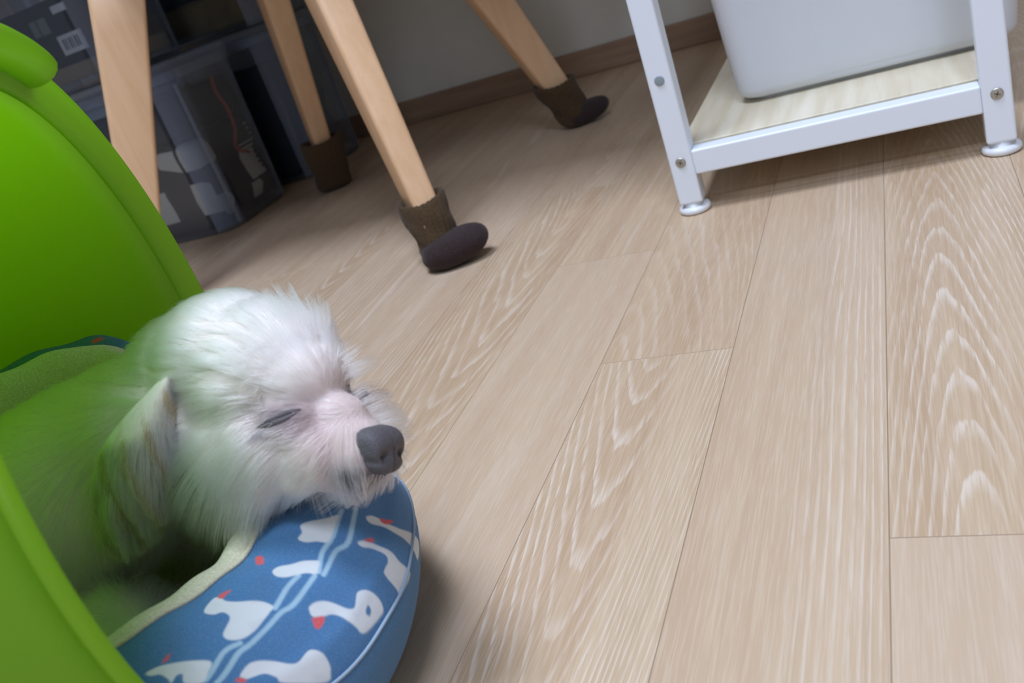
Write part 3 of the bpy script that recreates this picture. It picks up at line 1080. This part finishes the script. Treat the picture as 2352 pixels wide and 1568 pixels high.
# nose leather with nostrils
bm = bmesh.new()
bmesh.ops.create_icosphere(bm, subdivisions=5, radius=1.0)
NC = np.array((4.15, 0, -1.95))
for v_ in bm.verts:
    p = np.array(v_.co)
    p = p / (np.abs(p) ** 3.0).sum() ** (1 / 3.0)     # squarish pad
    x_, y_, z_ = p
    w_ = 1.0 + 0.16 * z_                       # wider on top
    q = np.array((0.90 * x_, 1.15 * y_ * w_, 1.12 * z_))
    q[0] -= 0.10 * z_ * 1.0 if z_ < 0 else 0.28 * z_ * z_
    for sy in (-1, 1):                         # nostrils and their side slits
        d = (p[1] - sy * 0.50) ** 2 / 0.060 + (p[2] + 0.16 + 0.25 * (abs(p[1]) - 0.5)) ** 2 / 0.050
        if x_ > -0.1:
            q[0] -= 0.34 * math.exp(-d)
            d2 = (p[1] - sy * 0.82) ** 2 / 0.05 + (p[2] + 0.34) ** 2 / 0.018
            q[1] -= sy * 0.16 * math.exp(-d2)
    if x_ > 0:
        q[0] -= 0.10 * math.exp(-(y_ ** 2) / 0.006) * (1 if z_ < 0.2 else 0.2)
    v_.co = Vector(h2w(NC + q))
nose = from_bm('nose', bm, M_nose, DOG, True)
nose['label'] = 'dark grey leathery nose'

# closed eyes: dark lid crease over a low bulge
EYE = {-1: np.array((-0.10, -2.2, -0.55)), 1: np.array((0.7, 1.95, 0.35))}
def closed_eye(sy):
    V, F = [], []
    NU, NV = 20, 9
    tree = BVHTree.FromPolygons([v_.co for v_ in body.data.vertices], [tuple(p.vertices) for p in body.data.polygons])
    for i in range(NU + 1):
        u = i / NU * 2 - 1
        for j in range(NV + 1):
            w = j / NV * 2 - 1
            hh = 0.27 * (1 - abs(u) ** 2.2)
            p = np.array((0.55 - 0.25 * u * 0 + u * -0.2 + 0.0, sy * 3.6, 0)) * 0
            # almond laid along a line running back and down from the inner corner
            c = EYE[sy] + u * np.array((-0.80, sy * 0.70, -0.42)) + w * hh * np.array((0.1, 0, 1.0))
            o_ = Vector(h2w(c + np.array((2.5, sy * 3.0, 0.6))))
            tgt = Vector(h2w(c - np.array((1.2, sy * 1.4, 0.2))))
            hit, nn, _, _ = tree.ray_cast(o_, (tgt - o_).normalized())
            if hit is None:
                hit = Vector(h2w(c)); nn = Vector((0, 0, 1))
            lift = 0.0005 * (1 - w * w) ** 0.5 * (1 - abs(u) ** 3) + 0.0002
            if abs(w) < 0.2:
                lift -= 0.0006
            V.append(hit + nn * lift)
    for i in range(NU):
        for j in range(NV):
            a = i * (NV + 1) + j
            F.append((a, a + 1, a + NV + 2, a + NV + 1))
    o = from_py('eyelid', V, F, M_lid, DOG)
    o['label'] = 'closed eye, dark lid'
    return o
closed_eye(-1)
closed_eye(1)

M_ear = plain('cream_ear_skin', srgb(226, 220, 206), 0.8, var=0.03)
# ears: hanging leaf-shaped flaps
def ear(base, tip, outv, width, name='ear'):
    base, tip, outv = np.array(base), np.array(tip), np.array(outv, float)
    ax = tip - base
    Lh = np.linalg.norm(ax); ax /= Lh
    outv -= ax * (outv @ ax); outv /= np.linalg.norm(outv)
    sd = np.cross(outv, ax)
    rings = []
    for i in range(17):
        t_ = i / 16
        wd = width * (math.sin(math.pi * (0.05 + 0.88 * t_ ** 1.1)) ** 0.8) * (0.70 + 0.55 * t_)
        th = 0.0028 * (1 - 0.5 * t_)
        cen = base + ax * (Lh * t_) + outv * (0.012 * math.sin(math.pi * min(1, t_ * 1.1)))
        ring = []
        for j in range(20):
            a = 2 * math.pi * j / 20
            cu = math.cos(a)
            ring.append(cen + sd * (wd * cu) + outv * (th * math.sin(a) - 0.007 * cu * cu) - DOGO)
        rings.append(ring)
    v_, f_ = loft(rings)
    return from_py(name, v_, f_, M_ear, DOG)
earR = ear((-0.3467, 0.2941, 0.2002), (-0.384, 0.254, 0.146), (0.55, -0.70, 0.25), 0.0165)
eb = E0 + (np.array((-5.5, 4.3, 0.3)) / 100) @ HM
earL = ear(tuple(eb), tuple(eb + np.array((-0.03, 0.03, -0.055))), (0.2, 0.9, 0.1), 0.0135)

# --- coat: real hair strands grown from the skin
def sample(ob, n):
    me_ = ob.data
    me_.calc_loop_triangles()
    tri = np.empty(len(me_.loop_triangles) * 3, np.int32)
    me_.loop_triangles.foreach_get('vertices', tri)
    tri = tri.reshape(-1, 3)
    co_ = np.empty(len(me_.vertices) * 3, np.float32)
    me_.vertices.foreach_get('co', co_)
    co_ = co_.reshape(-1, 3).astype(float)
    A, B, C_ = co_[tri[:, 0]], co_[tri[:, 1]], co_[tri[:, 2]]
    cr = np.cross(B - A, C_ - A)
    ar = np.linalg.norm(cr, axis=1)
    idx = rng.choice(len(tri), n, p=ar / ar.sum())
    r1, r2 = np.sqrt(rng.random(n)), rng.random(n)
    P = (1 - r1)[:, None] * A[idx] + (r1 * (1 - r2))[:, None] * B[idx] + (r1 * r2)[:, None] * C_[idx]
    N = cr[idx] / np.maximum(ar[idx], 1e-12)[:, None]
    return P, N

def norm(a):
    return a / np.maximum(np.linalg.norm(a, axis=1), 1e-9)[:, None]

M_fur = NT('dog_hair')
fa = M_fur.n('ShaderNodeAttribute', attribute_name='tint')
hb = M_fur.n('ShaderNodeBsdfHairPrincipled')
hb.parametrization = 'COLOR'
M_fur.link(fa.outputs['Color'], hb.inputs['Color'])
hb.inputs['Roughness'].default_value = 0.42
hb.inputs['Radial Roughness'].default_value = 0.6
hb.inputs['Random Roughness'].default_value = 0.1
M_fur.link(hb.outputs[0], M_fur.out.inputs[0])

def hair_object(name, strands, r0, tint, parent, r_tip=0.25):
    """strands (n,k,3); r0 (n,); tint (n,3)"""
    n, k, _ = strands.shape
    cu = bpy.data.hair_curves.new(name)
    cu.add_curves([k] * n)
    cu.attributes['position'].data.foreach_set('vector', strands.reshape(-1).astype(np.float32))
    w = 1 - (1 - r_tip) * np.linspace(0, 1, k) ** 1.5
    ra = cu.attributes.get('radius') or cu.attributes.new('radius', 'FLOAT', 'POINT')
    ra.data.foreach_set('value', (r0[:, None] * w[None, :]).reshape(-1).astype(np.float32))
    ta = cu.attributes.new('tint', 'FLOAT_COLOR', 'POINT')
    c4 = np.ones((n, k, 4), np.float32)
    c4[:, :, :3] = tint[:, None, :] if tint.ndim == 2 else tint
    ta.data.foreach_set('color', c4.reshape(-1))
    cu.materials.append(M_fur.m)
    o = bpy.data.objects.new(name, cu)
    COL.objects.link(o)
    o.parent = parent
    o['kind'] = 'stuff'
    return o

def clump(st, size, amt):
    """draw strands of one lock together towards their tips"""
    n, k, _ = st.shape
    key = np.floor(st[:, 0] / size + rng.random(3)).astype(np.int64)
    kk = key[:, 0] * 73856093 ^ key[:, 1] * 19349663 ^ key[:, 2] * 83492791
    _, inv = np.unique(kk, return_inverse=True)
    cnt = np.bincount(inv).astype(float)
    mean = np.zeros((cnt.size, k, 3))
    np.add.at(mean, inv, st)
    mean /= cnt[:, None, None]
    w = (np.linspace(0, 1, k) ** 1.3)[None, :, None] * np.asarray(amt).reshape(-1, 1, 1)
    return st * (1 - w) + mean[inv] * w

def lin(r, g, b):
    return np.array(srgb(r, g, b)[:3])

GRAV = np.array((0, 0, -1.0))
def grow_coat():
    P, N = sample(body, 190000)
    H = w2h(P)
    NH = N @ HM.T
    x, y, z = H.T
    # drop what cannot be seen: deep rear, underside of the body, the nose leather, the eyelids
    keep = (x > -24)
    keep &= ~((np.abs(x - 4.25) < 1.0) & (np.abs(y) < 1.05) & (np.abs(z + 1.75) < 0.95) & (x > 3.4))
    for sy in (-1, 1):
        d = (x - EYE[sy][0]) ** 2 + (y - EYE[sy][1]) ** 2 + ((z - EYE[sy][2]) * 1.6) ** 2
        keep &= d > 0.30 ** 2
    for sy in (-1, 1):
        q_ = H - EYE[sy]
        ax_ = np.array((-0.80, sy * 0.70, -0.42)); la_ = np.linalg.norm(ax_); ax_ = ax_ / la_
        al_ = q_ @ ax_
        pe_ = np.linalg.norm(q_ - al_[:, None] * ax_, axis=1)
        keep &= ~((np.abs(al_) < la_ * 0.95) & (pe_ < 0.42))
    keep &= ~((x < -9) & (rng.random(len(x)) < 0.35))
    P, N, H, NH = P[keep], N[keep], H[keep], NH[keep]
    x, y, z = H.T
    n = len(x)
    # length in cm
    L = np.full(n, 1.7)
    L = np.where(x < -2, 2.2, L)
    L = np.where((z > 2.4) & (x > -3.5), 1.9, L)
    tuft = np.exp(-((x + 0.6) ** 2) / 1.6 - ((z - 2.9) ** 2) / 2.5 - (y ** 2) / 4)
    L = L + 0.9 * tuft
    muz = np.clip((x - 0.2) / 1.5, 0, 1)
    L = L * (1 - muz) + muz * (1.15 + 0.45 * np.clip((-1.6 - z) / 1.5, 0, 1) + 1.5 * np.clip((y - 0.6) / 0.9, 0, 1) * np.clip((z + 2.6) / 1, 0, 1))
    bridge = np.exp(-((y / 0.8) ** 2)) * np.clip((x - 0.3) / 1, 0, 1) * np.clip((z + 1.4) / 0.8, 0, 1)
    L = L * (1 - 0.55 * bridge)
    de = np.minimum(((x - .1) * .8) ** 2 + (y - 2.1) ** 2 + (z * 1.2) ** 2, ((x + .1) * .8) ** 2 + (y + 2.2) ** 2 + ((z + .5) * 1.2) ** 2)
    eyew = np.exp(-de / 2.4)
    L = L * (1 - 0.72 * eyew)
    L = L + 1.6 * np.clip((-0.6 - z) / 1.5, 0, 1) * np.clip((1.0 - x) / 2, 0, 1)
    L = np.where(x < -7.5, 2.6, L)
    ea, eb_ = np.array((-0.351, 0.283, 0.203)), np.array((-0.384, 0.254, 0.146))
    Pw = P + DOGO
    tt = np.clip(((Pw - ea) @ (eb_ - ea)) / ((eb_ - ea) @ (eb_ - ea)), 0, 1)
    dist = np.linalg.norm(Pw - (ea + tt[:, None] * (eb_ - ea)), axis=1)
    L = np.where((dist < 0.024) & (tt > 0.30), L * 0.45, L)
    L *= rng.uniform(0.72, 1.12, n)
    # direction
    F0 = np.array((2.3, 0, -0.7))
    d = norm(H - F0)
    back = np.tile(np.array((-1.0, 0, 0.0)), (n, 1))
    wb = np.clip((-x - 1.5) / 4, 0, 0.8)[:, None]
    d = norm(d * (1 - wb) + back * wb)
    gh = HM @ GRAV
    side = np.clip((1.2 - z) / 3, 0, 1) * np.clip((-x + 1.5) / 3, 0, 1)
    d = norm(d + gh[None] * (0.9 * side)[:, None])
    d = d - NH * (d * NH).sum(1)[:, None]
    d = norm(d)
    lift = 0.32 + 0.45 * tuft - 0.12 * muz
    tuftw = ((y > 0.7) & (x > 0.8) & (x < 3.4) & (z > -2.4) & (NH[:, 1] > 0.2)).astype(float)
    L = np.where(tuftw > 0, rng.uniform(1.0, 2.3, n), L)
    d = norm(d * (1 - 0.8 * tuftw[:, None]) + tuftw[:, None] * np.array((0.75, 0.55, 0.45)))
    d = norm(d + NH * lift[:, None] + rng.normal(size=(n, 3)) * 0.07)
    k = 7
    st = np.zeros((n, k, 3))
    cur = H.copy()
    dirn = d.copy()
    st[:, 0] = cur
    for i in range(1, k):
        cur = cur + dirn * (L / (k - 1))[:, None]
        st[:, i] = cur
        tang = dirn - NH * (dirn * NH).sum(1)[:, None]
        dirn = norm(dirn + gh[None] * 0.075 * (1 - 0.8 * tuft[:, None]) - NH * 0.05 + tang * 0.03)
    st = clump(st, 0.55, 0.50)
    st = clump(st, 0.22, 0.45)
    # hair colour: white coat, rosy muzzle, grey chin; eye fur grey plus painted shade
    white = lin(240, 239, 240)
    tint = np.tile(white, (n, 1)) * rng.uniform(0.93, 1.0, (n, 1))
    def blend(c, w):
        nonlocal tint
        w = np.clip(w, 0, 1)[:, None]
        tint = tint * (1 - w) + c * w
    blend(lin(206, 182, 175), 0.85 * muz * np.exp(-((z + 1.6) / 1.6) ** 2) * (1 - np.clip(y, 0, 1)))
    blend(lin(172, 142, 150), 0.8 * np.exp(-de / 3.6))  # mauve shadow above the eyes painted into the hair
    blend(lin(58, 50, 56), 0.97 * np.exp(-de / 1.15))
    cor = np.minimum((x - 0.8) ** 2 + (y - 1.5) ** 2 + (z + .1) ** 2, (x - 0.8) ** 2 + (y + 1.5) ** 2 + (z + .4) ** 2)
    blend(lin(92, 76, 78), 0.9 * np.exp(-cor / 0.6))
    blend(lin(104, 99, 106), 0.9 * np.clip((-2.0 - z) / 1.0, 0, 1) * np.clip((x - 2.0) / 1.2, 0, 1))
    blend(lin(228, 218, 190), 0.7 * np.clip((-x - 7) / 3, 0, 1))  # rear coat yellowed to help the green glow inside the tub
    W_ = E0 + (st.reshape(-1, 3) / 100) @ HM - DOGO
    st = W_.reshape(n, k, 3)
    r0 = np.full(n, 0.000085) * (1 - 0.25 * muz)
    o = hair_object('coat', st, r0, tint, body)
    o['label'] = 'long white coat brushed back from the face'
    return o
grow_coat()

def grow_ear(eo, outv, n=9000):
    P, N = sample(eo, n)
    zz = P[:, 2]
    t_ = (zz.max() - zz) / (zz.max() - zz.min())
    L = 0.018 + 0.010 * t_
    L *= rng.uniform(0.7, 1.15, n)
    axis = np.mean(P[t_ > 0.85], axis=0) - np.mean(P[t_ < 0.15], axis=0)
    axis /= np.linalg.norm(axis)
    d = norm(axis[None] * 0.8 + N * 0.40 + GRAV * 0.25 + rng.normal(size=(n, 3)) * 0.12)
    k = 7
    st = np.zeros((n, k, 3))
    cur = P.copy(); st[:, 0] = cur
    for i in range(1, k):
        cur = cur + d * (L / (k - 1))[:, None]
        st[:, i] = cur
        d = norm(d + GRAV * 0.10 - N * 0.06)
    st = clump(st, 0.010, 0.62)
    st = clump(st, 0.004, 0.5)
    base = lin(236, 230, 216)
    tint = np.tile(base, (n, 1)) * rng.uniform(0.85, 1.0, (n, 1))
    edge = (np.sin(P[:, 0] * 420 + P[:, 1] * 300) > 0.75)[:, None]
    tint = np.where(edge, lin(178, 152, 122), tint)
    o = hair_object('ear_hair', st, np.full(n, 0.00012), tint, eo)
    return o
grow_ear(earR, None, 26000)
grow_ear(earL, None, 8000)

# eyelashes
def lashes(sy):
    n, k = 620, 6
    u = rng.uniform(-0.9, 1, n)
    c = (EYE[sy] + np.array((0.0, 0, -0.05)))[None] + u[:, None] * np.array((-0.62, sy * 0.62, -0.34))[None]
    outw = np.array((0.55, sy * 0.75, -0.05))
    c = c + outw * 0.55
    d = norm(np.array((0.05, sy * 0.35, -0.75))[None] + u[:, None] * np.array((-0.55, sy * 0.5, -0.2))[None] + rng.normal(size=(n, 3)) * 0.18)
    L = rng.uniform(0.4, 1.0, n)
    st = np.zeros((n, k, 3))
    cur = c; st[:, 0] = cur
    for i in range(1, k):
        cur = cur + d * (L / (k - 1))[:, None]
        st[:, i] = cur
    W_ = (E0 + (st.reshape(-1, 3) / 100) @ HM - DOGO).reshape(n, k, 3)
    dark = rng.random(n) < 0.7
    tint = np.where(dark[:, None], lin(74, 66, 72)[None], lin(190, 182, 186)[None])
    o = hair_object('eyelashes', W_, np.full(n, 0.00009), tint, DOG)
    return o
lashes(-1)
lashes(1)

# ------------------------------------------------------------------ clear storage boxes
def clear_box(label, x0, x1, y0, y1, z0, z1, group='clear storage boxes'):
    cx, cy = (x0 + x1) / 2, (y0 + y1) / 2
    root = thing('storage_box', label, 'box', (cx, cy, z0), group)
    w, d, h = x1 - x0, y1 - y0, z1 - z0
    rings = []
    for z, e in ((0.0, -0.006), (0.004, -0.002), (0.010, 0.0), (h * 0.5, 0.002), (h - 0.02, 0.004)):
        rings.append([(px, py, z) for px, py in rounded_rect(w - 0.01 + 2 * e, d - 0.01 + 2 * e, 0.050, 8)])
    for z, e in ((h - 0.02, 0.0025), (0.010, -0.0015), (0.004, -0.004)):
        rings.append([(px, py, z) for px, py in rounded_rect(w - 0.01 + 2 * e, d - 0.01 + 2 * e, 0.049, 8)])
    v, f = loft(rings)
    ob_ = from_py('box_body', v, f, M_clear, root, False)
    ob_.data.materials.append(M_clearrim)
    for p_ in ob_.data.polygons:        # the rounded corners are thicker and milkier
        if abs(p_.normal.x) > 0.12 and abs(p_.normal.y) > 0.12:
            p_.material_index = 1
    # thick rim collar
    rings = []
    for z, e in ((h - 0.034, 0.0042), (h - 0.034, 0.009), (h - 0.016, 0.010), (h - 0.016, 0.004)):
        rings.append([(px, py, z) for px, py in rounded_rect(w - 0.01 + 2 * e, d - 0.01 + 2 * e, 0.052, 8)])
    rings.append(rings[0])
    v, f = loft(rings, False, False)
    from_py('rim', v, f, M_clearrim, root, False)
    rings = []
    for z, e in ((h - 0.0155, 0.010), (h - 0.003, 0.010), (h, 0.006)):
        rings.append([(px, py, z) for px, py in rounded_rect(w - 0.01 + 2 * e, d - 0.01 + 2 * e, 0.052, 8)])
    v, f = loft(rings)
    from_py('lid', v, f, M_clearrim, root, False)
    for sx in (-1, 1):
        bmr = box_bm((sx * (w / 2 + 0.002) - 0.002, -d / 2 + 0.02, 0.012), (sx * (w / 2 + 0.002) + 0.002, -d / 2 + 0.026, h - 0.04), 0.0005)
        from_bm('corner_rib', bmr, M_clearrim, root)
    return root
BX0, BX1, BY0, BY1 = -1.62, -1.175, 1.295, 1.52
clear_box('clear plastic box on the floor full of patterned cloth, behind the chair', BX0, BX1, BY0, BY1, 0.0, 0.318)
clear_box('clear plastic box with a black carton, stacked on the patterned cloth box', BX0, -1.262, BY0, BY1, 0.3185, 0.62)
clear_box('clear plastic box with a dark blanket, on the floor against the wall', BX0 + 0.02, BX1 + 0.03, 1.575, 1.80, 0.0, 0.318)
clear_box('clear plastic box with ochre cloth, stacked against the wall behind', BX0 + 0.02, BX1 + 0.05, 1.575, 1.80, 0.3185, 0.62)

def simple(name, lo, hi, mat, label, cat, bev=0.004, group=None, rot=0):
    c = [(lo[i] + hi[i]) / 2 for i in range(3)]
    o = from_bm(name, box_bm([lo[i] - c[i] for i in range(3)], [hi[i] - c[i] for i in range(3)], bev), mat)
    o.location = c
    o.rotation_euler = (0, 0, math.radians(rot))
    return tag(o, label, cat, group)

# patterned cloth in the lower box
PAT = NT('black_cream_pattern_cloth')
co = PAT.coord()
vor = PAT.n('ShaderNodeTexVoronoi', feature='F1', distance='CHEBYCHEV')
vor.inputs['Scale'].default_value = 16
PAT.link(PAT.scale(co, (1, 1, 0.8)), vor.inputs['Vector'])
wv = PAT.n('ShaderNodeTexWave', wave_type='BANDS', bands_direction='Z')
wv.inputs['Scale'].default_value = 30
PAT.link(co, wv.inputs['Vector'])
sep = PAT.n('ShaderNodeSeparateColor')
PAT.link(vor.outputs['Color'], sep.inputs[0])
blk = PAT.math('LESS_THAN', vor.outputs['Distance'], 0.40)
solid = PAT.math('GREATER_THAN', sep.outputs[0], 0.48)
strp = PAT.math('MULTIPLY', PAT.math('GREATER_THAN', wv.outputs['Fac'], 0.55), PAT.math('GREATER_THAN', sep.outputs[1], 0.5))
msk = PAT.math('MULTIPLY', blk, PAT.math('MAXIMUM', solid, strp))
PAT.link(PAT.mix(msk, srgb(30, 28, 30), srgb(232, 222, 200)), PAT.b.inputs['Base Color'])
PAT.b.inputs['Roughness'].default_value = 0.95
def cloth_heap(name, lo, hi, mat, label, cat, seed):
    r_ = random.Random(seed)
    c = [(lo[i] + hi[i]) / 2 for i in range(3)]
    bm_ = box_bm([lo[i] - c[i] for i in range(3)], [hi[i] - c[i] for i in range(3)], 0.014, 3)
    bmesh.ops.subdivide_edges(bm_, edges=bm_.edges[:], cuts=4, use_grid_fill=True)
    for v_ in bm_.verts:
        p = v_.co
        v_.co = p * (1 - 0.03 * (1 + math.sin(p.z * 70 + seed + p.x * 22)))
    o = from_bm(name, bm_, mat, None, True)
    o.location = c
    return tag(o, label, cat)
cloth_heap('folded_cloth', (-1.60, 1.32, 0.008), (-1.195, 1.495, 0.175), PAT.m, 'folded black cloth with cream blocks in the lower clear box', 'cloth', 3)
cloth_heap('dark_garment', (-1.52, 1.33, 0.178), (-1.20, 1.49, 0.262), M_black, 'black folded garment lying on the patterned cloth in the lower box', 'cloth', 8)
cloth_heap('teal_towel', (-1.60, 1.325, 0.178), (-1.53, 1.48, 0.262), M_teal, 'dull teal folded towel at the left of the lower clear box', 'towel', 5)
cloth_heap('dark_blanket', (-1.58, 1.60, 0.008), (-1.185, 1.775, 0.245), M_black, 'dark folded blanket in the box against the wall', 'blanket', 11)
cp = catmull([(-1.197, 1.445, 0.262), (-1.188, 1.43, 0.235), (-1.1845, 1.435, 0.20), (-1.1845, 1.43, 0.16), (-1.1845, 1.41, 0.13), (-1.1845, 1.44, 0.11)], 8)
v, f = sweep([Vector(p) for p in cp], 0.0030, 8)
o = from_py('cord', v, f, M_red)
tag(o, 'thin red cord hanging over the patterned cloth in the lower box', 'cord')

# cartons in the upper box, with printed labels
def carton(name, lo, hi, label, marks, mat=M_black):
    c = [(lo[i] + hi[i]) / 2 for i in range(3)]
    root = thing(name, label, 'carton', (c[0], c[1], lo[2]))
    w, d, h = [hi[i] - lo[i] for i in range(3)]
    from_bm('carton_body', box_bm((-w / 2, -d / 2, 0), (w / 2, d / 2, h), 0.002), mat, root)
    for (nm, x0, x1, z0, z1, mt, dep) in marks:
        from_bm(nm, box_bm((x0 - w / 2, -d / 2 - dep, z0), (x1 - w / 2, -d / 2 - dep + 0.0008, z1)), mt, root)
    return root
M_green_ink = plain('pale_print', srgb(120, 130, 122), 0.7)
bars = [('barcode_bar', 0.126 + 0.0075 * i, 0.126 + 0.0075 * i + (0.003 if i % 2 else 0.0045), 0.024, 0.043, M_ink, 0.0012) for i in range(6)]
carton('carton', (-1.500, 1.325, 0.3660), (-1.314, 1.490, 0.478), 'black carton with a white barcode label in the upper clear box',
       [('barcode_label', 0.117, 0.179, 0.016, 0.050, M_label, 0.0008)] + bars +
       [('printed_logo', 0.136, 0.172, 0.086, 0.099, M_label, 0.0008), ('printed_figure', 0.070, 0.086, 0.060, 0.088, M_green_ink, 0.0008),
        ('printed_figure', 0.090, 0.112, 0.060, 0.088, M_green_ink, 0.0008)])
simple('cardboard_tray', (-1.520, 1.318, 0.3375), (-1.292, 1.495, 0.3655), M_tan, 'tan cardboard tray under the black carton in the upper clear box', 'tray', 0.003)
cloth_heap('ochre_cloth', (-1.56, 1.60, 0.33), (-1.16, 1.77, 0.40), M_ochre, 'dull ochre folded cloth in the upper box by the wall', 'cloth', 4)
cloth_heap('black_cloth', (-1.56, 1.60, 0.402), (-1.16, 1.77, 0.50), M_black, 'black folded cloth lying on the ochre cloth', 'cloth', 6)
# rounded pale pouch with a black rim standing in the lower box
PO = thing('pouch', 'pale grey-blue pouch with a rounded black rim in the lower box', 'pouch', (-1.372, 1.325, 0.2625))
def arch(w, h, n=20):
    return [(-w, 0)] + [(-w * math.cos(math.pi * i / n), (h - w * 0.8) + w * 0.8 * math.sin(math.pi * i / n)) for i in range(n + 1)] + [(w, 0)]
for nm, w_, h_, y0_, y1_, mt in (('pouch_body', 0.030, 0.030, -0.010, 0.010, M_greyblue), ('pouch_rim', 0.040, 0.040, -0.006, 0.014, M_black)):
    o2 = arch(w_, h_)
    v, f = loft([[(x_, y0_, z_) for x_, z_ in o2], [(x_, y1_, z_) for x_, z_ in o2]])
    from_py(nm, v, f, mt, PO, False)
